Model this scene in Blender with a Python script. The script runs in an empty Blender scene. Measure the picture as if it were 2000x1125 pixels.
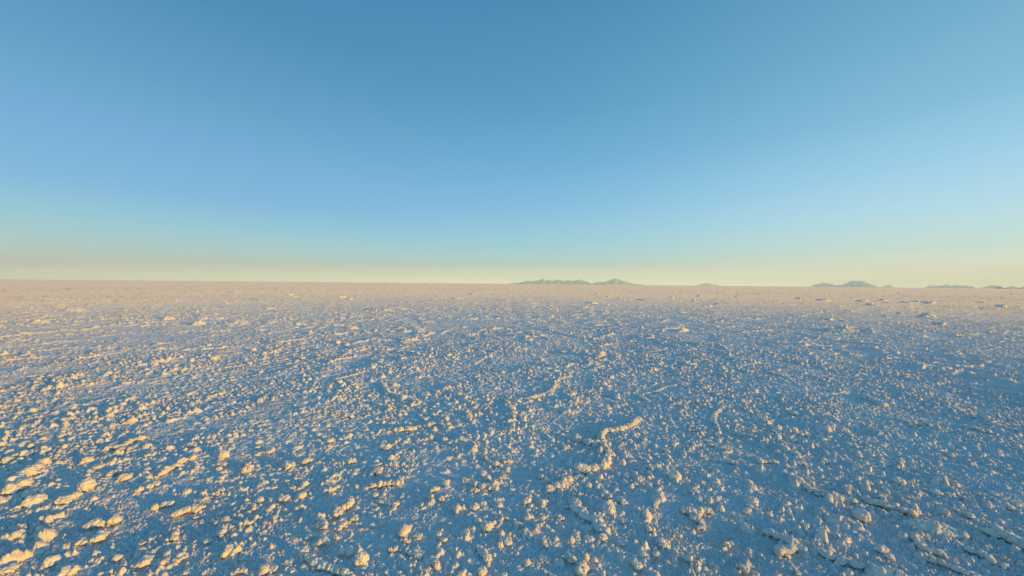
import bpy, bmesh, math, time
import numpy as np
from mathutils import Matrix, Vector

T0 = time.time()
C = bpy.context.scene.collection
rng = np.random.default_rng(7)

# ------------------------------------------------------------------ camera
F = 727.0                       # focal length in pixels of a 2000 px wide frame
CAM_H = 1.6
PITCH = math.atan(8.6 / F)      # slightly down
ROLL = math.radians(0.53)
cam_d = bpy.data.cameras.new('camera')
cam = bpy.data.objects.new('camera', cam_d)
C.objects.link(cam)
cam_d.sensor_width = 36.0
cam_d.lens = 36.0 * F / 2000.0
cam_d.clip_start = 0.05
cam_d.clip_end = 400000.0
R = Matrix.Rotation(math.radians(90) - PITCH, 4, 'X') @ Matrix.Rotation(ROLL, 4, 'Z')
cam.matrix_world = Matrix.Translation((0, 0, CAM_H)) @ R
bpy.context.scene.camera = cam
R3 = np.array(R.to_3x3())


def ray(px, py):
    d = R3 @ np.array([(px - 1000.0) / F, -(py - 562.5) / F, -1.0])
    return d


def on_ground(px, py):
    d = ray(px, py)
    k = -CAM_H / d[2]
    return d[0] * k, d[1] * k


# ------------------------------------------------------------------ sun and sky
SUN_EL = 6.2
SUN_AZ = 118.0       # degrees clockwise from the viewing direction
sd = bpy.data.lights.new('sun', 'SUN')
so = bpy.data.objects.new('sun', sd)
C.objects.link(so)
sd.energy = 5.0
sd.color = (1.0, 0.52, 0.02)
sd.angle = math.radians(0.55)
a, e = math.radians(SUN_AZ), math.radians(SUN_EL)
to_sun = Vector((math.sin(a) * math.cos(e), math.cos(a) * math.cos(e), math.sin(e)))
so.rotation_euler = to_sun.to_track_quat('Z', 'Y').to_euler()
so.location = (20, 0, 30)

world = bpy.data.worlds.new('World')
bpy.context.scene.world = world
world.use_nodes = True
nt = world.node_tree
nt.nodes.clear()
N = nt.nodes.new
out = N('ShaderNodeOutputWorld')
bg = N('ShaderNodeBackground')
sky = N('ShaderNodeTexSky')
sky.sky_type = 'NISHITA'
sky.sun_disc = False
sky.sun_elevation = math.radians(SUN_EL)
sky.sun_rotation = math.radians(SUN_AZ)
sky.altitude = 3600
sky.air_density = 1.0
sky.dust_density = 0.6
sky.ozone_density = 1.5


def srgb(c):
    return tuple((x / 255 / 12.92) if x / 255 <= 0.04045 else ((x / 255 + 0.055) / 1.055) ** 2.4 for x in c)


# clear dusk air: colour by height above the horizon, on the sun's side and on the other side
tc = N('ShaderNodeTexCoord')
sep = N('ShaderNodeSeparateXYZ')
nt.links.new(tc.outputs['Generated'], sep.inputs[0])


def ramp(stops):
    r = N('ShaderNodeValToRGB')
    cr = r.color_ramp
    cr.interpolation = 'B_SPLINE' if False else 'LINEAR'
    while len(cr.elements) > 1:
        cr.elements.remove(cr.elements[-1])
    for i, (p, c) in enumerate(stops):
        el = cr.elements[0] if i == 0 else cr.elements.new(p)
        el.position = p
        el.color = (*srgb(c), 1)
    nt.links.new(sep.outputs['Z'], r.inputs[0])
    return r


anti = ramp([(0.0, (262, 214, 188)), (0.018, (218, 203, 186)), (0.05, (184, 206, 197)), (0.085, (160, 203, 210)), (0.12, (143, 196, 216)),
             (0.17, (124, 181, 219)), (0.26, (112, 170, 212)), (0.36, (96, 156, 196)), (0.5, (73, 137, 178)),
             (0.7, (60, 128, 178)), (1.0, (56, 136, 212))])
mid = ramp([(0.0, (286, 258, 206)), (0.018, (236, 228, 196)), (0.05, (192, 216, 202)), (0.10, (157, 208, 219)),
            (0.2, (128, 188, 222)), (0.30, (107, 172, 212)), (0.42, (87, 155, 194)), (0.61, (68, 134, 176)),
            (0.8, (57, 130, 190)), (1.0, (56, 136, 212))])
sunny = ramp([(0.0, (330, 296, 226)), (0.022, (264, 252, 214)), (0.07, (210, 232, 218)), (0.14, (182, 222, 236)),
              (0.22, (158, 208, 234)), (0.32, (130, 186, 216)), (0.45, (110, 169, 201)), (0.65, (80, 142, 182)),
              (0.82, (60, 132, 190)), (1.0, (56, 136, 212))])
# cosine of the horizontal angle to the sun
dot = N('ShaderNodeVectorMath'); dot.operation = 'DOT_PRODUCT'
dot.inputs[1].default_value = (math.sin(a), math.cos(a), 0)
hv = N('ShaderNodeCombineXYZ')
nt.links.new(sep.outputs['X'], hv.inputs[0]); nt.links.new(sep.outputs['Y'], hv.inputs[1])
nv = N('ShaderNodeVectorMath'); nv.operation = 'NORMALIZE'
nt.links.new(hv.outputs[0], nv.inputs[0])
nt.links.new(nv.outputs[0], dot.inputs[0])


def mr(src, a0, a1):
    m = N('ShaderNodeMapRange'); m.interpolation_type = 'SMOOTHSTEP'
    m.inputs[1].default_value = a0; m.inputs[2].default_value = a1
    nt.links.new(src, m.inputs[0])
    return m.outputs[0]


def mix(fac, c1, c2, mode='MIX'):
    m = N('ShaderNodeMix'); m.data_type = 'RGBA'; m.blend_type = mode
    if isinstance(fac, float):
        m.inputs[0].default_value = fac
    else:
        nt.links.new(fac, m.inputs[0])
    nt.links.new(c1, m.inputs[6]); nt.links.new(c2, m.inputs[7])
    return m.outputs[2]


m1 = mix(mr(dot.outputs['Value'], -1.0, -0.34), anti.outputs[0], mid.outputs[0])
m2 = mix(mr(dot.outputs['Value'], -0.54, 0.6), m1, sunny.outputs[0])
# the physical sky, toned to the same level, keeps its own share
sk = N('ShaderNodeVectorMath'); sk.operation = 'SCALE'
nt.links.new(sky.outputs[0], sk.inputs[0]); sk.inputs['Scale'].default_value = 0.10 / 0.1
sb = N('ShaderNodeVectorMath'); sb.operation = 'SCALE'
nt.links.new(m2, sb.inputs[0]); sb.inputs['Scale'].default_value = 9.6
fin = mix(0.06, sb.outputs[0], sk.outputs[0])
nt.links.new(fin, bg.inputs[0])
bg.inputs[1].default_value = 0.1
nt.links.new(bg.outputs[0], out.inputs[0])

# ------------------------------------------------------------------ materials


def salt_material(name, col, col2, bump_scale, bump_dist, grit=0.0, glow=0.0, sss=0.0, rad=0.012):
    m = bpy.data.materials.new(name)
    m.use_nodes = True
    t = m.node_tree
    b = t.nodes['Principled BSDF']
    b.inputs['Roughness'].default_value = 0.85
    b.inputs['Specular IOR Level'].default_value = 0.25
    # light soaks into the crystals and comes out beside where it fell, warmer
    b.inputs['Subsurface Weight'].default_value = sss
    b.inputs['Subsurface Radius'].default_value = (1.0, 0.62, 0.35)
    b.inputs['Subsurface Scale'].default_value = rad
    geo = t.nodes.new('ShaderNodeNewGeometry')
    n1 = t.nodes.new('ShaderNodeTexNoise')
    n1.inputs['Scale'].default_value = 1.7
    n1.inputs['Detail'].default_value = 6
    t.links.new(geo.outputs['Position'], n1.inputs['Vector'])
    cr = t.nodes.new('ShaderNodeValToRGB')
    cr.color_ramp.elements[0].position = 0.3
    cr.color_ramp.elements[0].color = (*col2, 1)
    cr.color_ramp.elements[1].position = 0.65
    cr.color_ramp.elements[1].color = (*col, 1)
    t.links.new(n1.outputs['Fac'], cr.inputs[0])
    n3 = t.nodes.new('ShaderNodeTexNoise')
    n3.inputs['Scale'].default_value = 60
    n3.inputs['Detail'].default_value = 3
    t.links.new(geo.outputs['Position'], n3.inputs['Vector'])
    mm = t.nodes.new('ShaderNodeMapRange')
    mm.inputs[1].default_value = 0.3; mm.inputs[2].default_value = 0.6
    mm.inputs[3].default_value = 0.82; mm.inputs[4].default_value = 1.0
    t.links.new(n3.outputs['Fac'], mm.inputs[0])
    mx = t.nodes.new('ShaderNodeVectorMath'); mx.operation = 'SCALE'
    t.links.new(cr.outputs[0], mx.inputs[0]); t.links.new(mm.outputs[0], mx.inputs['Scale'])
    t.links.new(mx.outputs[0], b.inputs['Base Color'])
    n2 = t.nodes.new('ShaderNodeTexNoise')
    n2.inputs['Scale'].default_value = bump_scale
    n2.inputs['Detail'].default_value = 4
    n2.inputs['Roughness'].default_value = 0.6
    t.links.new(geo.outputs['Position'], n2.inputs['Vector'])
    bp = t.nodes.new('ShaderNodeBump')
    bp.inputs['Strength'].default_value = 1.0
    bp.inputs['Distance'].default_value = bump_dist
    t.links.new(n2.outputs['Fac'], bp.inputs['Height'])
    nrm = bp.outputs['Normal']
    if grit > 0:
        # grains smaller than the sheet's faces: each tips the surface its own way
        n4 = t.nodes.new('ShaderNodeTexNoise')
        n4.inputs['Scale'].default_value = 45
        n4.inputs['Detail'].default_value = 2
        t.links.new(geo.outputs['Position'], n4.inputs['Vector'])
        sb_ = t.nodes.new('ShaderNodeVectorMath'); sb_.operation = 'SUBTRACT'
        sb_.inputs[1].default_value = (0.5, 0.5, 0.5)
        t.links.new(n4.outputs['Color'], sb_.inputs[0])
        sc_ = t.nodes.new('ShaderNodeVectorMath'); sc_.operation = 'MULTIPLY'
        sc_.inputs[1].default_value = (grit, grit, grit * 0.2)
        t.links.new(sb_.outputs[0], sc_.inputs[0])
        # takes over where the sheet's own relief thins out
        ln = t.nodes.new('ShaderNodeVectorMath'); ln.operation = 'LENGTH'
        t.links.new(geo.outputs['Position'], ln.inputs[0])
        fm = t.nodes.new('ShaderNodeMapRange')
        fm.interpolation_type = 'SMOOTHSTEP'
        fm.inputs[1].default_value = 5.0; fm.inputs[2].default_value = 55.0
        t.links.new(ln.outputs['Value'], fm.inputs[0])
        fs = t.nodes.new('ShaderNodeVectorMath'); fs.operation = 'SCALE'
        t.links.new(sc_.outputs[0], fs.inputs[0]); t.links.new(fm.outputs[0], fs.inputs['Scale'])
        sc_ = fs
        ad_ = t.nodes.new('ShaderNodeVectorMath'); ad_.operation = 'ADD'
        t.links.new(sc_.outputs[0], ad_.inputs[0]); t.links.new(nrm, ad_.inputs[1])
        no_ = t.nodes.new('ShaderNodeVectorMath'); no_.operation = 'NORMALIZE'
        t.links.new(ad_.outputs[0], no_.inputs[0])
        nrm = no_.outputs[0]
    t.links.new(nrm, b.inputs['Normal'])
    if glow > 0:
        # salt crystals let light through
        tl = t.nodes.new('ShaderNodeBsdfTranslucent')
        t.links.new(mx.outputs[0], tl.inputs['Color'])
        t.links.new(nrm, tl.inputs['Normal'])
        ms = t.nodes.new('ShaderNodeMixShader')
        gm_ = t.nodes.new('ShaderNodeMath'); gm_.operation = 'MULTIPLY'
        gm_.inputs[1].default_value = glow
        t.links.new(fm.outputs[0], gm_.inputs[0])
        t.links.new(gm_.outputs[0], ms.inputs[0])
        t.links.new(b.outputs[0], ms.inputs[1]); t.links.new(tl.outputs[0], ms.inputs[2])
        t.links.new(ms.outputs[0], t.nodes['Material Output'].inputs['Surface'])
    return m


M_ground = salt_material('salt_crust', (0.86, 0.81, 0.72), (0.77, 0.72, 0.64), 140, 0.006, grit=6.0, glow=0.42)
M_clump = salt_material('salt_lump', (0.88, 0.82, 0.70), (0.78, 0.72, 0.61), 160, 0.006)

# ------------------------------------------------------------------ height tiles


def stamp_tile(size, n, stamps, init=None):
    """periodic height map; stamps are rounded lumps (x, y, r, h), each piled on what lies below its centre"""
    A = np.zeros((n, n), np.float32) if init is None else init
    px = size / n
    for (x, y, r, h, pile) in stamps:
        cx, cy = x / px, y / px
        k = int(r * 1.25 / px) + 2
        ix = np.arange(int(cx) - k, int(cx) + k + 1)
        iy = np.arange(int(cy) - k, int(cy) + k + 1)
        dx = (ix - cx) * px / r
        dy = (iy - cy) * px / r
        d2 = dx[None, :] ** 2 + dy[:, None] ** 2
        dome = np.sqrt(np.clip(1.0 - d2, 0, 1)) * h
        jj = np.ix_(iy % n, ix % n)
        sub = A[jj]
        z0 = sub[k, k] * pile
        A[jj] = np.maximum(sub, np.where(d2 < 1, z0 * (1 - d2 * 0.5) + dome, 0))
    return A


def fft_noise(n, size, lo, hi, power, seed):
    """periodic noise with wavelengths between lo and hi metres, unit rms"""
    g = np.random.default_rng(seed)
    f = np.fft.rfft2(g.standard_normal((n, n)).astype(np.float32))
    kx = np.fft.rfftfreq(n, size / n)[None, :]
    ky = np.fft.fftfreq(n, size / n)[:, None]
    k = np.sqrt(kx ** 2 + ky ** 2)
    k[0, 0] = 1
    amp = k ** (-power) * (k > 1 / hi) * (k < 1 / lo)
    f *= amp
    z = np.fft.irfft2(f, s=(n, n)).astype(np.float32)
    return z / z.std()


def sample(A, size, x, y):
    n = A.shape[0]
    u = (x * (n / size)) % n
    v = (y * (n / size)) % n
    i = u.astype(np.int32); j = v.astype(np.int32)
    fu = (u - i).astype(np.float32); fv = (v - j).astype(np.float32)
    i %= n; j %= n
    i1 = (i + 1) % n; j1 = (j + 1) % n
    return (A[j, i] * (1 - fu) + A[j, i1] * fu) * (1 - fv) + (A[j1, i] * (1 - fu) + A[j1, i1] * fu) * fv


def rot(x, y, deg):
    c, s = math.cos(math.radians(deg)), math.sin(math.radians(deg))
    return c * x - s * y + 1000.0, s * x + c * y + 1000.0


# small lumps, 5.2 m tile at 2 mm
SZ_S, N_S = 5.2, 2600
mask_s = fft_noise(512, SZ_S, 0.25, 2.6, 1.3, 3)
g = np.random.default_rng(11)
st = []
while len(st) < 24000:
    x, y = g.uniform(0, SZ_S, 2)
    w = mask_s[int(y / SZ_S * 511), int(x / SZ_S * 511)]
    if g.random() > 1 / (1 + math.exp(-3.2 * (w - 0.1))):
        continue
    r = float(np.clip(g.lognormal(math.log(0.0105), 0.38), 0.005, 0.03))
    st.append((x, y, r, r * g.uniform(0.75, 1.3), 0.4))
for q in range(26000):
    x, y = g.uniform(0, SZ_S, 2)
    r = float(g.uniform(0.004, 0.0085))
    st.append((x, y, r, r * g.uniform(0.6, 1.3), 0.9))
st.sort(key=lambda s: -s[2])
TS = stamp_tile(SZ_S, N_S, st)
TS += 0.0024 * fft_noise(N_S, SZ_S, 0.008, 0.05, 0.4, 21)
TS += 0.0022 * np.abs(fft_noise(N_S, SZ_S, 0.02, 0.08, 0.6, 23))
TS += 0.0035 * fft_noise(N_S, SZ_S, 0.05, 0.5, 1.2, 22)

# knobs and low clusters, 11.3 m tile at 4 mm
SZ_M, N_M = 11.3, 2825
mask_m = fft_noise(512, SZ_M, 0.6, 5.0, 1.2, 5)
st = []
n_c = 0
while n_c < 3600:
    x, y = g.uniform(0, SZ_M, 2)
    w = mask_m[int(y / SZ_M * 511), int(x / SZ_M * 511)]
    if g.random() > 1 / (1 + math.exp(-1.8 * (w - 0.3))):
        continue
    n_c += 1
    R0 = float(np.clip(g.lognormal(math.log(0.022), 0.33), 0.012, 0.05))
    st.append((x, y, R0, R0 * g.uniform(0.7, 1.1), 0.1))
    th = g.uniform(0, math.pi)
    for q in range(g.integers(0, 8)):
        s = g.normal(0, 1.5) * R0
        o = g.normal(0, 0.45) * R0
        r = R0 * g.uniform(0.35, 0.7)
        st.append((x + s * math.cos(th) - o * math.sin(th), y + s * math.sin(th) + o * math.cos(th), r,
                   r * g.uniform(0.6, 0.95), 0.6))
TM = stamp_tile(SZ_M, N_M, st)

# broad swell of the crust with low mounds, 83 m tile
SZ_L, N_L = 83.0, 2075
st = []
for q in range(330):
    x, y = g.uniform(0, SZ_L, 2)
    R0 = float(np.clip(g.lognormal(math.log(0.20), 0.4), 0.1, 0.6))
    th = g.uniform(0, math.pi)
    for s in np.linspace(-1, 1, g.integers(2, 5)):
        r = R0 * g.uniform(0.5, 1)
        st.append((x + s * R0 * math.cos(th), y + s * R0 * math.sin(th), r, r * g.uniform(0.18, 0.34), 0.2))
TL = stamp_tile(SZ_L, N_L, st)
SW = fft_noise(N_L, SZ_L, 0.7, 9.0, 1.5, 33) * 0.011


# close-packed domes: the texture of the crust where it is seen too flatly to tell its lumps apart
SZ_P, N_P = 3.1, 1024
st = [(*g.uniform(0, SZ_P, 2), g.uniform(0.022, 0.05)) for _ in range(3200)]
TP = stamp_tile(SZ_P, N_P, [(a_, b_, r_, r_ * g.uniform(0.35, 1.0), 0.25) for a_, b_, r_ in st])


# lines where plates of the crust meet, 21 m tile: distance between the two nearest plate centres
SZ_W, N_W = 21.0, 1400
gw = np.random.default_rng(404)
pc = gw.uniform(0, SZ_W, (230, 2))
ax_ = (np.arange(N_W, dtype=np.float32) + 0.5) * (SZ_W / N_W)
f1 = np.full((N_W, N_W), 1e9, np.float32); f2 = f1.copy()
for cx_, cy_ in pc:
    dx_ = np.abs(ax_ - cx_); dx_ = np.minimum(dx_, SZ_W - dx_)
    dy_ = np.abs(ax_ - cy_); dy_ = np.minimum(dy_, SZ_W - dy_)
    jx = np.nonzero(dx_ < 4.5)[0]; jy = np.nonzero(dy_ < 4.5)[0]
    w_ = np.ix_(jy, jx)
    dd = np.sqrt(dx_[jx][None, :] ** 2 + dy_[jy][:, None] ** 2)
    a_1 = f1[w_]; a_2 = f2[w_]
    f2[w_] = np.minimum(a_2, np.maximum(a_1, dd))
    f1[w_] = np.minimum(a_1, dd)
EDGE = f2 - f1
WX = fft_noise(700, SZ_W, 0.25, 3.0, 1.3, 55); WY = fft_noise(700, SZ_W, 0.25, 3.0, 1.3, 56)
WM = fft_noise(700, SZ_W, 0.8, 8.0, 1.0, 57)


def seam(x, y, width):
    """1 on the lines where plates meet, 0 off them, broken up along their length"""
    aa, bb = rot(x, y, 64)
    wx = sample(WX, SZ_W, aa, bb) * 0.16; wy = sample(WY, SZ_W, aa, bb) * 0.16
    e_ = sample(EDGE, SZ_W, aa + wx, bb + wy)
    m_ = 1 / (1 + np.exp(-2.2 * (sample(WM, SZ_W, bb + 5, aa) + 0.1)))
    return np.exp(-(e_ / width) ** 2) * m_


def crust(x, y):
    a1, b1 = rot(x, y, 17)
    a2, b2 = rot(x, y, 52)
    a0, b0 = rot(x, y, 41)
    k = 0.8 + 0.5 / (1 + np.exp(-3.0 * (sample(WM, SZ_W, a0 * 1.3, b0 * 1.3) + 0.1)))
    return (sample(TS, SZ_S, a1, b1) + sample(TM, SZ_M, a2, b2)) * k


def height(x, y):
    """height of the salt crust at world points, its grain growing coarser with distance as the sheet's faces do"""
    d = np.hypot(x, y)
    lev = np.log2(np.maximum(d, 1.0) / 11.0)
    lev = np.clip(lev, 0, 6.0)
    l0 = np.floor(lev)
    fr = (lev - l0).astype(np.float32)
    h = np.zeros_like(x, dtype=np.float32)
    for L in range(0, 7):
        s = 2.0 ** L
        w = np.where(l0 == L, 1 - fr, 0) + np.where(l0 == L - 1, fr, 0)
        idx = np.nonzero(w > 1e-4)
        if len(idx[0]) == 0:
            continue
        xx, yy = x[idx] / s + 3.1 * L, y[idx] / s + 7.7 * L
        h[idx] += (w[idx] * min(s, 8.0) ** 0.8 * crust(xx, yy)).astype(np.float32)
    pk = np.clip((d - 6.0) / 40.0, 0, 1).astype(np.float32)
    for L in range(1, 7):
        s = 2.0 ** L
        w = np.where(l0 == L, 1 - fr, 0) + np.where(l0 == L - 1, fr, 0)
        idx = np.nonzero((w * pk) > 1e-3)
        if len(idx[0]):
            aa, bb = rot(x[idx] / s, y[idx] / s, 23 + 5 * L)
            h[idx] = np.maximum(h[idx], w[idx] * pk[idx] * min(s, 8.0) ** 0.75 * 1.0 * sample(TP, SZ_P, aa, bb)).astype(np.float32)
    # raised seams, and one old wheel track pressed smooth
    sel = np.nonzero((d > 5) & (d < 1200))
    sx_, sy_ = x[sel], y[sel]
    q_ = np.clip((d[sel] - 5) / 6, 0, 1)
    big = np.clip((d[sel] - 60) / 200, 0, 1)
    rg = seam(sx_, sy_, 0.10) * (1 - big) + seam(sx_ / 5, sy_ / 5, 0.06) * big * 1.6
    h[sel] += (q_ * rg * (0.045 + 0.6 * h[sel])).astype(np.float32)
    tr = np.exp(-((np.abs(x - 0.02 * np.sin(y * 0.4)) - 0.0) / 0.24) ** 2) * np.clip((y - 13) / 10, 0, 1) * (d < 400)
    h *= (1 - 0.65 * tr).astype(np.float32)
    h -= (0.008 * tr).astype(np.float32)
    a3, b3 = rot(x, y, 31)
    far = np.clip((d - 5.0) / 15.0, 0, 1)
    h += sample(TL, SZ_L, a3, b3) * far.astype(np.float32)
    h += sample(SW, SZ_L, a3 * 1.0, b3) * np.clip(1.3 - d / 900.0, 0, 1).astype(np.float32)
    return h - 0.012


EARTH = 6.371e6


def drop(x, y):
    return (x * x + y * y) / (2 * EARTH)


# ------------------------------------------------------------------ ground sheet
def geo_rows():
    ys = [0.35]
    while ys[-1] < 14000:
        y = ys[-1]
        if y < 1.5: k = 1.012
        elif y < 9: k = 1.0019
        elif y < 30: k = 1.0021
        elif y < 300: k = 1.0045
        elif y < 1500: k = 1.012
        else: k = 1.05
        ys.append(y * k)
    return np.array(ys)


rows = geo_rows()
tt = np.concatenate([-np.geomspace(1.55, 40, 160)[::-1][:-1], np.arange(-1.55, 1.5501, 0.00165),
                     np.geomspace(1.55, 40, 160)[1:]])
GX = rows[:, None] * tt[None, :]
GY = np.repeat(rows[:, None], len(tt), 1)
GZ = height(GX, GY) - drop(GX, GY)
nr, nc = GX.shape
co = np.stack([GX, GY, GZ], -1).reshape(-1, 3).astype(np.float32)
idx = np.arange(nr * nc, dtype=np.int32).reshape(nr, nc)
quads = np.stack([idx[:-1, :-1], idx[:-1, 1:], idx[1:, 1:], idx[1:, :-1]], -1).reshape(-1, 4)
# the part of the sheet beside and behind the viewer
bx = np.concatenate([-np.geomspace(0.3, 14000, 90)[::-1], [0], np.geomspace(0.3, 14000, 90)])
by = np.concatenate([-np.geomspace(0.3, 14000, 90)[::-1], [0.0, 0.345]])
BX, BY = np.meshgrid(bx, by)
BZ = height(BX, BY) * 0.5 - drop(BX, BY)
base = co.shape[0]
co = np.concatenate([co, np.stack([BX, BY, BZ], -1).reshape(-1, 3).astype(np.float32)])
ib = (base + np.arange(BX.size, dtype=np.int32)).reshape(BX.shape)
quads = np.concatenate([quads, np.stack([ib[:-1, :-1], ib[:-1, 1:], ib[1:, 1:], ib[1:, :-1]], -1).reshape(-1, 4)])


def mesh_from(name, co, faces, smooth=True):
    k = faces.shape[1]
    me = bpy.data.meshes.new(name)
    me.vertices.add(len(co))
    me.vertices.foreach_set('co', np.ascontiguousarray(co, dtype=np.float32).ravel())
    me.loops.add(faces.size)
    me.loops.foreach_set('vertex_index', np.ascontiguousarray(faces, dtype=np.int32).ravel())
    me.polygons.add(len(faces))
    me.polygons.foreach_set('loop_start', np.arange(0, faces.size, k, dtype=np.int32))
    me.update(calc_edges=True)
    if not smooth:
        me.shade_flat()
    else:
        me.shade_smooth()
    return me


def link(name, me, mat):
    o = bpy.data.objects.new(name, me)
    C.objects.link(o)
    if mat and not me.materials:
        me.materials.append(mat)
    return o


ground = link('ground', mesh_from('ground', co, quads), M_ground)
ground['kind'] = 'structure'
ground['label'] = 'flat white salt crust reaching to the horizon, rough with tiny lumps'
ground['category'] = 'salt flat'
print('ground', nr, nc, round(time.time() - T0, 1))
del GX, GY, GZ, co, quads, idx

# ------------------------------------------------------------------ salt lumps


def ico(sub):
    bm = bmesh.new()
    bmesh.ops.create_icosphere(bm, subdivisions=sub, radius=1.0)
    v = np.array([p.co[:] for p in bm.verts])
    f = np.array([[q.index for q in p.verts] for p in bm.faces])
    bm.free()
    return v, f


ICO = {s: ico(s) for s in (2, 3, 4, 5)}


def blob(sub, g, lobes=14, flat=0.7, sx=1.0, sy=1.0, rough=1.0):
    """one cauliflower-like lump about the origin, resting on z = 0 and sunk a third into the crust"""
    v, f = ICO[sub]
    v = v / np.linalg.norm(v, axis=1)[:, None]
    r = np.full(len(v), 0.66)
    for rad, hh, n in ((0.60, 0.27, lobes), (0.29, 0.13 * rough, lobes * 5), (0.14, 0.055 * rough, lobes * 14 if sub > 3 else 0)):
        if n == 0:
            continue
        dirs = g.normal(0, 1, (n, 3))
        dirs[:, 2] = np.abs(dirs[:, 2]) - 0.25
        dirs /= np.linalg.norm(dirs, axis=1)[:, None]
        rads = rad * g.uniform(0.65, 1.2, n)
        hs = hh * g.uniform(0.5, 1.25, n)
        ang = np.arccos(np.clip(v @ dirs.T, -1, 1)) / rads[None, :]
        r = r + np.max(np.sqrt(np.clip(1 - ang ** 2, 0, 1)) * hs[None, :], axis=1)
    p = v * r[:, None]
    p[:, 0] *= sx; p[:, 1] *= sy; p[:, 2] *= flat
    p[:, 2] += 0.24 * flat
    return p, f


def join(parts):
    vs, fs, n = [], [], 0
    for v, f in parts:
        vs.append(v); fs.append(f + n); n += len(v)
    return np.concatenate(vs), np.concatenate(fs)


def ground_z(x, y):
    return float(height(np.array([x]), np.array([y]))[0]) if False else -0.004


def cluster(g, sub, n, spread, R0=1.0, lin=0.5, flat=0.72):
    """several lumps grown together, about unit radius overall"""
    parts = []
    th = g.uniform(0, math.pi)
    for k in range(n):
        r = R0 * g.uniform(0.42, 0.85) if k else R0 * 0.9
        s, o = (g.uniform(-1, 1) * spread, g.normal(0, 0.5) * spread * lin) if k else (0, 0)
        v, f = blob(sub, g, lobes=10, flat=flat * g.uniform(0.85, 1.15), sx=g.uniform(0.85, 1.25), sy=g.uniform(0.85, 1.2))
        q = g.uniform(0, 6.28)
        M = np.array([[math.cos(q), -math.sin(q), 0], [math.sin(q), math.cos(q), 0], [0, 0, 1]])
        v = (v * r) @ M.T
        v[:, 0] += s * math.cos(th) - o * math.sin(th)
        v[:, 1] += s * math.sin(th) + o * math.cos(th)
        parts.append((v, f))
    v, f = join(parts)
    v[:, :2] /= max(1e-6, np.abs(v[:, :2]).max()) / 1.0
    return v, f


def thing(name, me, label, group=None, cat='salt lump'):
    o = link(name, me, M_clump)
    o['label'] = label
    o['category'] = cat
    if group:
        o['group'] = group
    return o


placed = []     # (x, y, r) of everything set down by hand


def size_at(px_w, y):
    return px_w * y / F


gk = np.random.default_rng(101)
KINDS = {
    'knob': ('salt_lump', 'single rounded knob of salt glowing warm in low sun above the blue-shaded crust', 'rounded salt knobs'),
    'clump': ('salt_clump', 'bumpy clump of several salt lumps grown together, orange-lit above the blue-shaded crust', 'bumpy salt clumps'),
    'scatter': ('salt_cluster', 'loose string of small salt lumps strewn across the blue-shaded crust', 'loose strings of salt lumps'),
}
VAR = {'knob': [], 'clump': [], 'scatter': []}
for i in range(9):
    v, f = blob(5, gk, lobes=16, flat=gk.uniform(0.62, 0.8), sx=gk.uniform(0.9, 1.2), sy=gk.uniform(0.85, 1.1))
    v[:, :2] /= np.abs(v[:, :2]).max()
    VAR['knob'].append(mesh_from('salt_lump', v, f))
for i in range(12):
    v, f = cluster(gk, 4, int(gk.integers(6, 12)), 1.35, lin=0.65)
    v[:, 2] *= 0.62
    VAR['clump'].append(mesh_from('salt_clump', v, f))
for i in range(9):
    v, f = cluster(gk, 4, int(gk.integers(7, 13)), 2.6, lin=0.42)
    v[:, 2] *= 0.42
    VAR['scatter'].append(mesh_from('salt_cluster', v, f))
for k in VAR:
    for me in VAR[k]:
        me.materials.append(M_clump)


def put(kind, px, py, w, label=None, zs=1.0, g=gk, rz=None):
    x, y = on_ground(px, py)
    r = size_at(w, y) / 2
    nm, lb, gr = KINDS[kind]
    me = VAR[kind][int(g.integers(len(VAR[kind])))]
    o = bpy.data.objects.new(nm, me)
    C.objects.link(o)
    o.location = (x, y, -0.006)
    o.rotation_euler = (0, 0, g.uniform(0, 6.28) if rz is None else rz)
    o.scale = (r * 0.92, r * 0.92, r * zs * 1.05)
    o['label'] = label or lb
    o['category'] = 'salt lump'
    o['group'] = gr
    placed.append((x, y, r))
    return o


def ridge(pts, w, label, flat=1.0, lump=0.5, name='salt_ridge', seed=1, end=1.0, gap=0.0):
    """a chain of lumps grown along a line of photo points, built where the line lies on the flat"""
    g = np.random.default_rng(seed)
    P = np.array([on_ground(*p) for p in pts])
    seg = np.linalg.norm(np.diff(P, axis=0), axis=1)
    L = np.concatenate([[0], np.cumsum(seg)])
    total = L[-1]
    c = P.mean(0)
    r0 = size_at(w, c[1]) / 2 * 1.03
    parts = []
    s = 0.0
    while s <= total:
        x = np.interp(s, L, P[:, 0]); y = np.interp(s, L, P[:, 1])
        r = r0 * g.uniform(0.8, 1.15) * (0.6 if g.random() < gap else 1.0)
        if True:
            v, f = blob(4, g, lobes=9, flat=flat * g.uniform(0.8, 1.15), sx=g.uniform(0.85, 1.3), sy=g.uniform(0.85, 1.2), rough=1.2)
            q = g.uniform(0, 6.28)
            M = np.array([[math.cos(q), -math.sin(q), 0], [math.sin(q), math.cos(q), 0], [0, 0, 1]])
            v = (v * r) @ M.T
            v[:, 0] += x - c[0] + g.normal(0, 0.3) * r0
            v[:, 1] += y - c[1] + g.normal(0, 0.3) * r0
            parts.append((v, f))
        for _ in range(2):
            rr = r * g.uniform(0.35, 0.55)
            v, f = blob(3, g, lobes=7, flat=0.75)
            v = v * rr
            v[:, 0] += x - c[0] + g.uniform(-0.9, 0.9) * r
            v[:, 1] += y - c[1] + g.uniform(-0.9, 0.9) * r
            parts.append((v, f))
        placed.append((x, y, r0))
        s += r0 * min(lump, 0.44) * 1.7
    v, f = join(parts)
    o = link(name, mesh_from(name, v, f), M_clump)
    o.location = (c[0], c[1], -0.006)
    o['label'] = label
    o['category'] = 'salt ridge'
    return o


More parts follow.
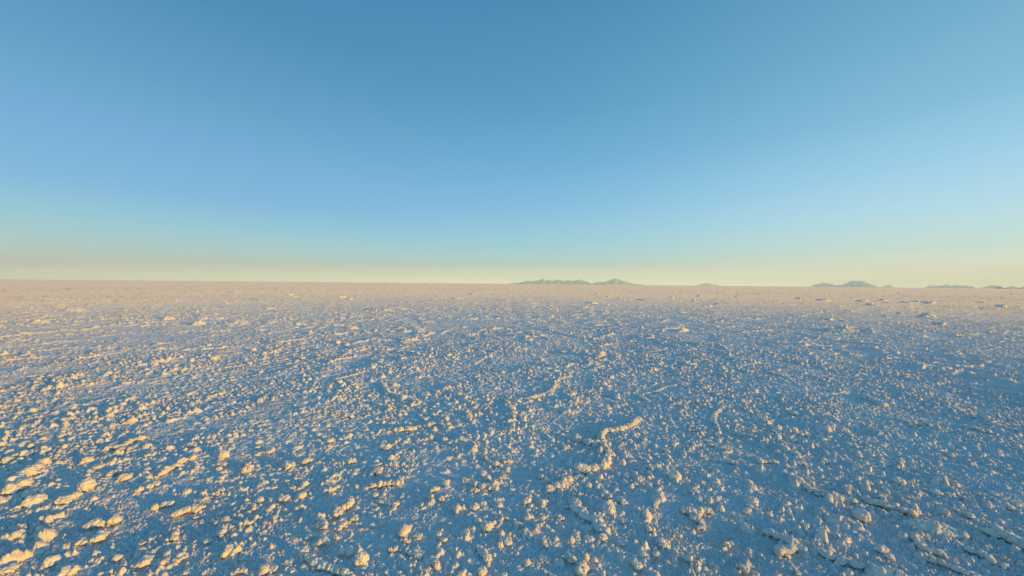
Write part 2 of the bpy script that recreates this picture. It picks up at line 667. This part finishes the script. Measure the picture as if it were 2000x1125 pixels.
# --- ridges one can follow in the picture
ridge([(1246, 818), (1236, 829), (1224, 835), (1200, 840), (1181, 842), (1174, 853), (1177, 868), (1184, 881), (1197, 891)], 12,
      'S-shaped ridge of salt lumps winding towards the viewer right of centre', seed=3, lump=0.42)
ridge([(1188, 905), (1172, 914), (1150, 917), (1126, 921)], 19, 'thick lumpy salt bank at the near end of the S-shaped ridge', seed=4)
ridge([(1114, 938), (1094, 947), (1070, 958)], 17, 'slanting salt bank just below the end of the S-shaped ridge', seed=5)
ridge([(1113, 735), (1092, 742), (1083, 750), (1080, 762), (1062, 773), (1030, 780), (1000, 786)], 9,
      'hooked ridge of salt lumps beyond the S-shaped ridge, curling left', seed=6, lump=0.45)
ridge([(985, 778), (992, 790), (1000, 802), (1006, 815)], 11, 'short salt ridge running off the left end of the hooked ridge', seed=7)
ridge([(662, 741), (685, 736), (712, 728)], 8, 'straight thin salt ridge slanting up to the right, left of centre', seed=8)
ridge([(750, 752), (755, 766), (775, 774), (800, 780), (822, 788)], 9, 'boomerang-shaped thin salt ridge left of the hooked ridge', seed=9)
ridge([(908, 941), (930, 945), (950, 950), (971, 955)], 12, 'straight bar of salt lumps sloping down right, bottom centre', seed=10, lump=0.4)
ridge([(722, 950), (745, 945), (780, 941)], 11, 'short salt bar left of the sloping bar at bottom centre', seed=11)
ridge([(314, 926), (330, 915), (350, 903), (382, 893)], 12, 'salt ridge slanting up right among the lumps at lower left', seed=12)
ridge([(212, 878), (240, 870), (262, 860), (284, 855)], 10, 'thin salt ridge slanting up right, behind the other left ridges', seed=13)
ridge([(40, 938), (66, 918), (92, 902)], 20, 'long orange-lit salt bank slanting up right near the left edge', seed=14)
ridge([(15, 962), (40, 950), (55, 942)], 20, 'yellow-lit salt bank close beside the pair of big knobs, left edge', seed=15)
ridge([(352, 1000), (372, 996), (396, 990)], 18, 'row of three fused salt knobs between the lower left clumps', seed=16)
ridge([(1240, 770), (1252, 776), (1266, 784)], 7, 'small salt ridge sloping down right beyond the S-shaped ridge', seed=17)
ridge([(1262, 768), (1284, 764), (1296, 757), (1322, 752)], 5, 'low thin salt ridge rising right, above the small sloping one', seed=18, gap=0.4)
ridge([(1408, 798), (1394, 812), (1396, 824), (1404, 838)], 8, 'small crescent ridge of salt open to the right, right of centre', seed=19)
ridge([(1436, 846), (1465, 852), (1500, 862)], 9, 'broken salt ridge sloping right below the small crescent ridge', seed=20, gap=0.3)
ridge([(1524, 872), (1540, 882), (1560, 889)], 13, 'lumpy salt bank above the bent ridge at right', seed=21)
ridge([(1547, 928), (1556, 940), (1570, 951), (1594, 958)], 15, 'bent salt ridge curving right, at the head of a chain of banks', seed=22)
ridge([(1612, 966), (1635, 972), (1668, 980)], 14, 'low salt bank between the bent ridge and the long smooth one', seed=23)
ridge([(1690, 975), (1715, 984), (1745, 990), (1780, 1001)], 15, 'long smooth salt bank leading down to the broad shaded drift', seed=24, flat=0.85)
ridge([(1786, 1044), (1789, 1060), (1806, 1072), (1834, 1081)], 15, 'elbow-shaped salt ridge below the broad shaded drift', seed=25)
ridge([(1498, 1038), (1528, 1050), (1556, 1062), (1540, 1072), (1520, 1080)], 17, 'hook-shaped salt ridge doubling back left, at lower right', seed=26)
ridge([(1606, 1077), (1628, 1090), (1650, 1097), (1682, 1104)], 17, 'wavy salt ridge right of the hook-shaped one', seed=27)
ridge([(1808, 1089), (1840, 1100), (1872, 1112), (1912, 1128)], 15, 'long straight salt ridge running out of the bottom right corner', seed=28)
ridge([(1892, 1073), (1915, 1082), (1938, 1095)], 14, 'short straight salt ridge above the long corner one', seed=29)
ridge([(1938, 1042), (1965, 1050), (1992, 1062), (2030, 1078)], 26, 'massive salt bank cut by the right edge near the bottom', seed=30, flat=0.8)
ridge([(1690, 776), (1706, 782), (1726, 792)], 12, 'stubby salt bank far right of the hooked ridge', seed=31)
ridge([(1502, 728), (1520, 733), (1540, 740)], 7, 'faint far ridge of salt beyond the small crescent ridge', seed=32)
ridge([(1600, 770), (1625, 772), (1650, 766)], 8, 'low salt ridge left of the stubby bank at right', seed=33)
ridge([(1740, 815), (1775, 826), (1830, 832)], 8, 'thin dashed salt ridge below the stubby bank at right', seed=34, gap=0.3)
ridge([(625, 1008), (630, 1020), (636, 1030)], 13, 'upright little salt ridge ending in a knob, lower left of centre', seed=35)
ridge([(590, 1080), (602, 1090), (625, 1102), (655, 1112), (690, 1128)], 16, 'ridge of salt knobs running out of the bottom edge, left of centre', seed=36, gap=0.15)
ridge([(938, 1070), (946, 1082), (955, 1092)], 15, 'short curved salt ridge near the bottom edge at centre', seed=37)
ridge([(800, 1074), (812, 1082), (824, 1090)], 14, 'smooth curved salt ridge left of the bottom centre clumps', seed=38)
ridge([(1118, 975), (1124, 990), (1135, 1004), (1160, 1014), (1176, 1030), (1182, 1050)], 19,
      'winding chain of salt knobs going down to the bottom edge at centre', seed=39, gap=0.15, flat=0.8)
ridge([(118, 978), (130, 979), (148, 966)], 17, 'cup-shaped salt bank between the two biggest knobs at left', seed=40)
ridge([(775, 840), (800, 838), (850, 828)], 10, 'lumpy salt ridge left of the middle of the flat', seed=41, gap=0.2)
ridge([(596, 800), (640, 806), (690, 814)], 9, 'dashed salt ridge left of the lumpy middle one', seed=42, gap=0.3)
ridge([(925, 712), (950, 700), (968, 688), (1003, 680)], 6, 'far thin salt ridge bending away above the hooked ridge', seed=43, gap=0.1)

# --- single lumps at their places
UNIQ = [
    ('knob', 170, 952, 38, 'large round yellow-lit salt knob with a notched top, lower left'),
    ('knob', 68, 980, 36, 'large round yellow-lit salt knob left of its notched twin'),
    ('clump', 445, 1078, 50, 'broad knobbly salt clump near the bottom edge, left of centre'),
    ('clump', 342, 1046, 36, 'two-headed salt clump above the broad knobbly one'),
    ('knob', 436, 891, 24, 'round salt knob standing alone above the row of fused knobs'),
    ('knob', 706, 1094, 32, 'large round salt knob at the lower end of a pale clump'),
    ('knob', 790, 1040, 32, 'big rounded salt knob on top of a column of clumps, bottom centre'),
    ('clump', 1182, 966, 34, 'big salt clump above the winding chain of knobs'),
    ('knob', 1318, 934, 32, 'pointed salt knob with a bright tip, right of the S-shaped ridge'),
    ('knob', 1684, 1012, 36, 'lone humped salt knob left of the broad shaded drift'),
    ('clump', 850, 1100, 44, 'row-shaped salt clump right of the big rounded knob'),
    ('knob', 952, 1030, 26, 'bright salt knob at the right of the bottom centre clumps'),
    ('clump', 682, 985, 44, 'heap of pale salt lumps with one bright knob, left of centre'),
    ('knob', 660, 670, 11, 'small bright salt knob standing alone in the far left middle'),
]
for k, px, py, w, lb in UNIQ:
    put(k, px, py, w, label=lb, zs=1.0)
REST = [
    ('clump', 36, 1030, 26), ('knob', 60, 966, 22), ('knob', 35, 1048, 26), ('clump', 20, 1108, 36), ('knob', 102, 1098, 30),
    ('clump', 186, 1024, 40), ('clump', 196, 1046, 40), ('knob', 226, 1018, 26), ('clump', 158, 1058, 28), ('clump', 126, 1118, 46),
    ('clump', 280, 1094, 40), ('knob', 227, 1090, 18), ('clump', 480, 1022, 30), ('clump', 326, 984, 30), ('knob', 304, 992, 18),
    ('knob', 170, 902, 22), ('clump', 198, 911, 30), ('clump', 222, 924, 28), ('knob', 243, 933, 24), ('scatter', 292, 950, 44),
    ('knob', 290, 932, 14), ('clump', 375, 868, 24), ('clump', 480, 918, 34), ('clump', 496, 990, 24), ('knob', 404, 1056, 16),
    ('clump', 552, 972, 28), ('knob', 594, 946, 16), ('clump', 646, 957, 28), ('knob', 590, 968, 20), ('clump', 586, 990, 22),
    ('clump', 660, 1000, 34), ('clump', 606, 1046, 24), ('clump', 632, 1056, 34), ('clump', 656, 1048, 24), ('clump', 680, 1076, 38),
    ('knob', 735, 966, 14), ('knob', 536, 1010, 14), ('knob', 516, 1114, 28), ('clump', 536, 1108, 26), ('clump', 690, 1012, 26),
    ('clump', 794, 1056, 26), ('clump', 770, 1072, 28), ('clump', 786, 1070, 24), ('clump', 893, 994, 34), ('knob', 926, 990, 22),
    ('clump', 912, 1042, 30), ('clump', 851, 956, 24), ('knob', 863, 976, 16), ('knob', 843, 973, 16), ('clump', 985, 1056, 34),
    ('knob', 942, 1116, 24), ('clump', 985, 1122, 22), ('clump', 872, 943, 24), ('knob', 956, 935, 20), ('knob', 967, 907, 18),
    ('knob', 990, 916, 13), ('clump', 1030, 978, 40), ('clump', 1212, 978, 30), ('clump', 1282, 984, 36), ('knob', 1241, 945, 14),
    ('scatter', 1345, 1000, 60), ('clump', 1357, 1014, 34), ('clump', 1378, 998, 30), ('clump', 1266, 1034, 28), ('clump', 1322, 1042, 26),
    ('clump', 1213, 1058, 22), ('clump', 1292, 1058, 34), ('clump', 1466, 988, 20), ('clump', 1418, 884, 24), ('clump', 1431, 903, 20),
    ('clump', 1608, 899, 24), ('knob', 1755, 941, 24), ('knob', 1830, 963, 22), ('clump', 1895, 1006, 28), ('knob', 1845, 1002, 16),
    ('clump', 1966, 988, 30), ('clump', 1722, 1074, 32), ('knob', 1738, 1088, 20), ('clump', 1960, 1104, 26), ('clump', 1550, 1112, 30),
    ('knob', 1500, 1005, 14), ('clump', 1240, 1100, 36), ('clump', 1345, 1090, 36), ('clump', 1420, 1062, 28), ('clump', 1450, 1108, 30),
    ('clump', 1090, 1010, 24), ('clump', 1060, 1060, 28), ('clump', 1112, 1088, 34), ('knob', 1030, 1100, 20), ('clump', 880, 865, 22),
    ('clump', 896, 890, 24), ('clump', 1010, 847, 18), ('knob', 870, 860, 14), ('clump', 770, 905, 26), ('clump', 645, 860, 22),
    ('clump', 530, 880, 24), ('clump', 600, 900, 24), ('clump', 690, 900, 22), ('clump', 120, 850, 24), ('clump', 60, 870, 26),
    ('knob', 15, 900, 20), ('clump', 1235, 900, 20), ('clump', 1300, 880, 20), ('clump', 1380, 860, 20), ('clump', 1215, 868, 16),
    ('clump', 1660, 870, 26), ('clump', 1720, 905, 28), ('clump', 1860, 890, 26), ('clump', 1940, 925, 30), ('clump', 1480, 900, 24),
    ('knob', 1170, 697, 26), ('clump', 1940, 860, 26), ('clump', 1850, 720, 26), ('clump', 80, 632, 20), ('knob', 75, 744, 14),
    ('knob', 115, 741, 14), ('knob', 148, 758, 10), ('knob', 253, 783, 18), ('clump', 48, 772, 16), ('clump', 195, 680, 22),
    ('clump', 280, 715, 26), ('knob', 495, 684, 12), ('clump', 590, 700, 16), ('clump', 510, 726, 18), ('clump', 370, 770, 22),
    ('clump', 435, 768, 22),
]
for k, px, py, w in REST:
    put(k, px + gk.normal(0, 1.5), py, w, zs=gk.uniform(0.85, 1.1))


# --- the broad drift at lower right and far mounds: wide, low swells with lumpy skins
def mound(px, py, w_m, l_m, h_m, label, rz=0.0, seed=1, name='salt_mound', group=None):
    g = np.random.default_rng(seed)
    x0, y0 = on_ground(px, py)
    n = 90
    u = np.linspace(-1, 1, n)
    U, V = np.meshgrid(u, u)
    d = np.sqrt(U ** 2 + V ** 2)
    Z = np.clip(1 - d ** 2, 0, 1) ** 1.1
    th = np.arctan2(V, U)
    Z = Z * (1 + 0.18 * np.sin(3 * th + g.uniform(0, 6)) + 0.1 * np.sin(5 * th + g.uniform(0, 6))) * h_m
    X = U * w_m / 2; Y = V * l_m / 2
    Z = Z + np.where(d < 0.95, crust(X * 1.0 + 5 * seed, Y + 3 * seed) * (0.9 if w_m < 1 else 1.3), 0)
    Z = np.where(d >= 0.97, -0.04, Z) - 0.01
    v = np.stack([X, Y, Z], -1).reshape(-1, 3)
    i = np.arange(n * n).reshape(n, n)
    f = np.stack([i[:-1, :-1], i[:-1, 1:], i[1:, 1:], i[1:, :-1]], -1).reshape(-1, 4)
    o = link(name, mesh_from(name, v, f), M_clump)
    o.location = (x0, y0, 0)
    o.rotation_euler = (0, 0, rz)
    o['label'] = label
    o['category'] = 'salt mound'
    if group:
        o['group'] = group
    placed.append((x0, y0, w_m / 2))
    return o


mound(1826, 1030, 0.34, 0.13, 0.032, 'broad smooth salt drift, mostly in blue shade with a sunlit right end', rz=-0.35, seed=51)
mound(1748, 1130, 0.26, 0.16, 0.05, 'rounded salt drift cut by the bottom edge at lower right', rz=-0.5, seed=52)
mound(1648, 646, 2.0, 0.8, 0.13, 'wide salt mound casting the longest blue shadow, far right', rz=0.1, seed=53)
mound(1698, 648, 0.7, 0.4, 0.11, 'small sunlit salt hump at the right foot of the wide mound', rz=0.1, seed=54)
mound(1568, 676, 0.5, 0.3, 0.11, 'small salt mound with a long shadow, nearer than the wide mound', rz=0.1, seed=55)
mound(746, 607, 1.9, 0.9, 0.15, 'low dark-sided salt mound far off, left of centre', rz=0.0, seed=56)
mound(785, 606, 0.8, 0.6, 0.14, 'pale salt mound touching the low dark-sided one', rz=0.0, seed=57)
mound(466, 634, 0.9, 0.5, 0.11, 'flat bright salt mound at the end of a thin dark shadow, left', rz=0.0, seed=58)
mound(388, 634, 0.5, 0.4, 0.13, 'small bright salt mound left of the flat bright one', rz=0.0, seed=59)
mound(80, 632, 0.7, 0.5, 0.12, 'pale salt mound near the left edge below the horizon', rz=0.0, seed=60)
mound(330, 624, 0.6, 0.4, 0.13, 'small pale salt mound beyond the small bright one, left', rz=0.0, seed=61)
mound(148, 607, 1.3, 0.8, 0.15, 'bright salt mound far off near the left edge', rz=0.0, seed=62)

# --- far mounds one can still tell apart, a few pixels each
gm = np.random.default_rng(77)
FM = []
for i in range(8):
    v, f = cluster(gm, 3, int(gm.integers(4, 8)), 1.6, lin=0.35)
    v[:, 2] *= 0.36
    me = mesh_from('far_mound', v, f)
    me.materials.append(M_clump)
    FM.append(me)
far_n = 0
while far_n < 170:
    px = gm.uniform(20, 1990)
    if gm.random() > 0.25 + 0.75 * (px / 2000):
        continue
    hy = 545.0 + px * 0.0092
    dy = float(np.clip(gm.lognormal(math.log(26), 0.6), 9, 90))
    x, y = on_ground(px, hy + dy)
    if any((x - a_) ** 2 + (y - b_) ** 2 < (0.6 + r_) ** 2 for a_, b_, r_ in placed):
        continue
    r = float(np.clip(gm.lognormal(math.log(0.42), 0.35), 0.2, 0.75)) * min(1.3, 0.45 + y / 55)
    o = bpy.data.objects.new('far_salt_mound', FM[far_n % 8])
    C.objects.link(o)
    o.location = (x, y, -0.01 - float(drop(x, y)))
    o.rotation_euler = (0, 0, gm.uniform(-0.5, 0.5) + (math.pi if gm.random() < .5 else 0))
    o.scale = (r * 1.15, r * 0.7, r * gm.uniform(0.7, 1.1) * (0.7 + 0.9 * px / 2000))
    o['label'] = 'low lumpy salt mound far out on the flat towards the horizon'
    o['category'] = 'salt mound'
    o['group'] = 'low salt mounds far out towards the horizon'
    placed.append((x, y, r))
    far_n += 1

# --- the many smaller ones between
gs = np.random.default_rng(202)
P_ = np.array(placed)
M_ = 110000
yy_ = np.sqrt(gs.uniform(1.6 ** 2, 17.5 ** 2, M_)); xx_ = yy_ * gs.uniform(-1.75, 1.75, M_)
sm_ = seam(xx_, yy_, 0.045)
aa, bb = rot(xx_, yy_, 9)
pw_ = 1 / (1 + np.exp(-2.6 * (sample(mask_m, SZ_M, bb * 0.8, aa * 0.8) - 0.3)))
pr_ = np.clip(0.09 + 0.28 * pw_ + 1.2 * sm_, 0, 1)
rr_ = np.clip(gs.lognormal(math.log(0.0205), 0.48, M_), 0.009, 0.10) * (1 - 0.12 * sm_)
keep = np.nonzero(gs.random(M_) < pr_ * 0.6)[0]
cand = []
for q in keep:
    x, y, r = float(xx_[q]), float(yy_[q]), float(rr_[q])
    if np.any((P_[:, 0] - x) ** 2 + (P_[:, 1] - y) ** 2 < (P_[:, 2] + r * 0.6) ** 2):
        continue
    cand.append((r / y, x, y, r))
    if len(cand) >= 16000:
        break
cand.sort(reverse=True)
n_single = 300 - len([1 for o in bpy.data.objects if o.get('category') in ('salt lump',)])
n_single = max(0, n_single)
parts = []
lowres = {}
for i in range(14):
    lowres[i] = cluster(gs, 2, int(gs.integers(1, 5)), 1.2, lin=0.7)
midres = {}
for i in range(12):
    midres[i] = cluster(gs, 3, int(gs.integers(2, 7)), 1.3, lin=0.6)
for q, (k_, x, y, r) in enumerate(cand):
    if q < n_single:
        kind = ['knob', 'clump', 'clump', 'scatter'][int(gs.integers(4))]
        nm, lb, gr = KINDS[kind]
        sc = r * {'knob': 0.75, 'clump': 1.15, 'scatter': 1.8}[kind]
        o = bpy.data.objects.new(nm, VAR[kind][int(gs.integers(len(VAR[kind])))])
        C.objects.link(o)
        o.location = (x, y, -0.006)
        o.rotation_euler = (0, 0, gs.uniform(0, 6.28))
        o.scale = (sc, sc, sc * gs.uniform(0.8, 1.15))
        o['label'] = lb; o['category'] = 'salt lump'; o['group'] = gr
    else:
        v, f = midres[int(gs.integers(12))] if y < 4.5 and r > 0.016 else lowres[int(gs.integers(14))]
        a_ = gs.uniform(0, 6.28)
        M = np.array([[math.cos(a_), -math.sin(a_), 0], [math.sin(a_), math.cos(a_), 0], [0, 0, 1]])
        vv = (v * np.array([r * 1.1, r * 1.1, r * 0.62 * gs.uniform(0.8, 1.2)])) @ M.T
        vv = vv + np.array([x, y, -0.006])
        parts.append((vv, f))
v, f = join(parts)
o = link('salt_nodules', mesh_from('salt_nodules', v, f), M_clump)
o['kind'] = 'stuff'
o['label'] = 'countless small salt nodules scattered over the crust between the larger lumps'
o['category'] = 'salt nodules'
print('lumps', len(cand), n_single, len(v), round(time.time() - T0, 1))

# ------------------------------------------------------------------ mountains
mm_ = bpy.data.materials.new('mountain_rock')
mm_.use_nodes = True
t = mm_.node_tree
b = t.nodes['Principled BSDF']
b.inputs['Roughness'].default_value = 0.95
b.inputs['Specular IOR Level'].default_value = 0.1
geo = t.nodes.new('ShaderNodeNewGeometry')
nz = t.nodes.new('ShaderNodeTexNoise')
nz.inputs['Scale'].default_value = 0.002
nz.inputs['Detail'].default_value = 8
t.links.new(geo.outputs['Position'], nz.inputs['Vector'])
cr = t.nodes.new('ShaderNodeValToRGB')
cr.color_ramp.elements[0].position = 0.35
cr.color_ramp.elements[0].color = (0.34, 0.38, 0.38, 1)
cr.color_ramp.elements[1].position = 0.65
cr.color_ramp.elements[1].color = (0.50, 0.52, 0.50, 1)
t.links.new(nz.outputs['Fac'], cr.inputs[0])
t.links.new(cr.outputs[0], b.inputs['Base Color'])


def mountain(name, prof, dist, label, seed, cat='mountain'):
    """a massif whose skyline follows the profile, with spurs and gullies on both flanks"""
    g = np.random.default_rng(seed)
    az, el = [], []
    for px, py in prof:
        d = ray(px, py)
        az.append(math.atan2(d[0], d[1]))
        el.append(d[2] / math.hypot(d[0], d[1]))
    az = np.array(az); el = np.array(el)
    D = dist
    Hs = el * D + CAM_H + D * D / (2 * EARTH)
    base_z = -60.0 - D * D / (2 * EARTH)
    n, m = 260, 90
    pad = (az[-1] - az[0]) * 0.0
    A_ = np.linspace(az[0] - pad, az[-1] + pad, n)
    top = np.interp(A_, az, Hs)
    jag = np.zeros(n)
    for o_ in range(4):
        k = 10 * 2 ** o_
        jag += np.interp(np.linspace(0, k, n), np.arange(k + 1), g.normal(0, 1, k + 1)) * 0.5 ** o_
    top = top + jag * 0.018 * (top - top.min())
    width = D * (az[-1] - az[0])
    depth = max(width * 0.32, (Hs.max()) * 2.6)
    V = np.linspace(-1, 1, m)
    AA, VV = np.meshgrid(A_, V)
    tp = np.repeat(top[None, :], m, 0)
    spur = np.zeros_like(AA)
    for o_ in range(3):
        k = 14 * 2 ** o_
        ph = g.uniform(0, 6.28)
        spur += np.cos((AA - A_[0]) / (A_[-1] - A_[0]) * k * 3.1 + ph + 1.5 * np.sin(VV * 4 + ph)) * 0.5 ** o_
    fall = np.clip(1 - np.abs(VV) ** 0.85, 0, 1)
    edge = 4 * fall * (1 - fall)
    hz = tp * fall * (1 + 0.16 * spur * edge)
    rr = D + VV * depth / 2 + np.repeat((jag * 0.03 * depth)[None, :], m, 0) * fall
    Z = hz - D * D / (2 * EARTH)
    Z = np.where(np.abs(VV) > 0.99, base_z, Z)
    v = np.stack([np.sin(AA) * rr, np.cos(AA) * rr, Z], -1)
    c = np.array([math.sin(A_.mean()) * D, math.cos(A_.mean()) * D, -D * D / (2 * EARTH)])
    v = (v - c).reshape(-1, 3)
    i = np.arange(n * m).reshape(m, n)
    f = np.stack([i[:-1, :-1], i[:-1, 1:], i[1:, 1:], i[1:, :-1]], -1).reshape(-1, 4)
    o = link(name, mesh_from(name, v, f), mm_)
    o.location = c
    o['kind'] = 'structure'
    o['label'] = label
    o['category'] = cat
    return o


mountain('mountain_range', [(990, 555), (1000, 553.3), (1019, 551.5), (1030, 548), (1038, 549), (1048, 548), (1055, 546.4), (1061, 543.6), (1066, 547),
          (1074, 546.9), (1082, 548.6), (1088, 545.2), (1101, 548.6), (1110, 546.7), (1120, 548.6), (1132, 545.5), (1143, 548.6),
          (1152, 552), (1160, 554.5), (1166, 556)], 30000, 'long blue-grey mountain range with several small peaks on the horizon', 1, 'mountain range')
mountain('mountain', [(1150, 556), (1159, 553), (1168, 550.3), (1179, 551), (1191, 547.2), (1203, 543.8), (1215, 547.5), (1225, 550.6), (1237, 554),
          (1252, 555.4), (1262, 557)], 31000, 'pointed blue-grey mountain at the right end of the long range', 2)
mountain('mountain', [(1358, 558), (1366, 555.6), (1374, 553.4), (1381, 552.4), (1390, 554), (1400, 555.4), (1408, 558)], 46000,
         'very faint low mountain alone on the horizon', 3)
mountain('mountain', [(1574, 561), (1585, 558.4), (1593, 554.8), (1599, 554.6), (1607, 551.3), (1616, 553.1), (1628, 555.3), (1636, 558), (1644, 561)], 40000,
         'stepped pale mountain left of the flat-topped one', 4)
mountain('mountain', [(1626, 561), (1633, 557.5), (1647, 555.1), (1655, 552), (1661, 549.1), (1667, 547.8), (1675, 548.4), (1686, 548.4), (1694, 552.4),
          (1703, 555.9), (1714, 559.4), (1720, 562)], 38000, 'flat-topped mountain with sloping shoulders', 5)
mountain('mountain', [(1716, 561.5), (1727, 558), (1735, 556.3), (1741, 558), (1748, 561.5)], 46000, 'faint little peak right of the flat-topped mountain', 6)
mountain('mountain_range', [(1802, 563), (1816, 557.9), (1824, 557.3), (1832, 558.3), (1841, 557.3), (1850, 555.5), (1857, 557.9), (1867, 555.9), (1876, 557.9),
          (1882, 557.2), (1899, 559), (1909, 563)], 45000, 'pale uneven mountain range right of the flat-topped mountain', 7, 'mountain range')
mountain('mountain', [(1906, 563.5), (1922, 560.8), (1932, 557.3), (1938, 555.4), (1945, 557.5), (1951, 557.5), (1960, 561.4), (1965, 564)], 45000,
         'pale hump-shouldered mountain behind the dark low hills', 8)
mountain('mountain', [(1962, 563.5), (1968, 560.6), (1974, 558.5), (1981, 558.4), (1987, 561), (1992, 563.8)], 46000,
         'small rounded pale mountain beyond the dark low hills', 9)
mountain('mountain', [(1986, 563.8), (1994, 560.6), (2003, 559), (2020, 559), (2040, 564)], 46000, 'pale mountain cut off by the right edge', 10)
mountain('hill', [(1936, 565), (1944, 561.8), (1949, 560.8), (1956, 561.6), (1961, 562.6), (1966, 562), (1971, 562.6), (1980, 565)], 14000,
         'low dark hill nearer than the pale mountains', 11, 'hill')
mountain('hill', [(1976, 565.2), (1985, 563.4), (1990, 562.5), (1996, 563.2), (2010, 565.5)], 14000, 'low dark hill at the right edge of the horizon', 12, 'hill')

# ------------------------------------------------------------------ air
HAZE = True
if HAZE:
    bm = bmesh.new()
    bmesh.ops.create_cube(bm, size=1.0)
    me = bpy.data.meshes.new('haze')
    bm.to_mesh(me); bm.free()
    hz = bpy.data.objects.new('haze', me)
    C.objects.link(hz)
    bot, topz = -420.0, 760.0
    hz.scale = (98000, 98000, topz - bot)
    hz.location = (0, 0, (topz + bot) / 2)
    hm = bpy.data.materials.new('haze_air')
    hm.use_nodes = True
    ht = hm.node_tree
    ht.nodes.clear()
    ho = ht.nodes.new('ShaderNodeOutputMaterial')
    pv = ht.nodes.new('ShaderNodeVolumePrincipled')
    pv.inputs['Color'].default_value = (0.70, 0.97, 1.0, 1)
    pv.inputs['Density'].default_value = 0.95 / 30000
    pv.inputs['Anisotropy'].default_value = 0.0
    ht.links.new(pv.outputs[0], ho.inputs['Volume'])
    me.materials.append(hm)
    hz['kind'] = 'stuff'
    hz['label'] = 'pale evening haze over the salt flat and the far mountains'

# ------------------------------------------------------------------ render settings
s = bpy.context.scene
s.view_settings.view_transform = 'Standard'
s.view_settings.look = 'None'
s.view_settings.exposure = 0.2
s.view_settings.gamma = 1
s.render.engine = 'CYCLES'
s.cycles.max_bounces = 5
s.cycles.diffuse_bounces = 3
s.cycles.volume_bounces = 0
s.cycles.use_denoising = True
s.cycles.denoiser = 'OPENIMAGEDENOISE'
s.render.use_persistent_data = False
print('script', round(time.time() - T0, 1))
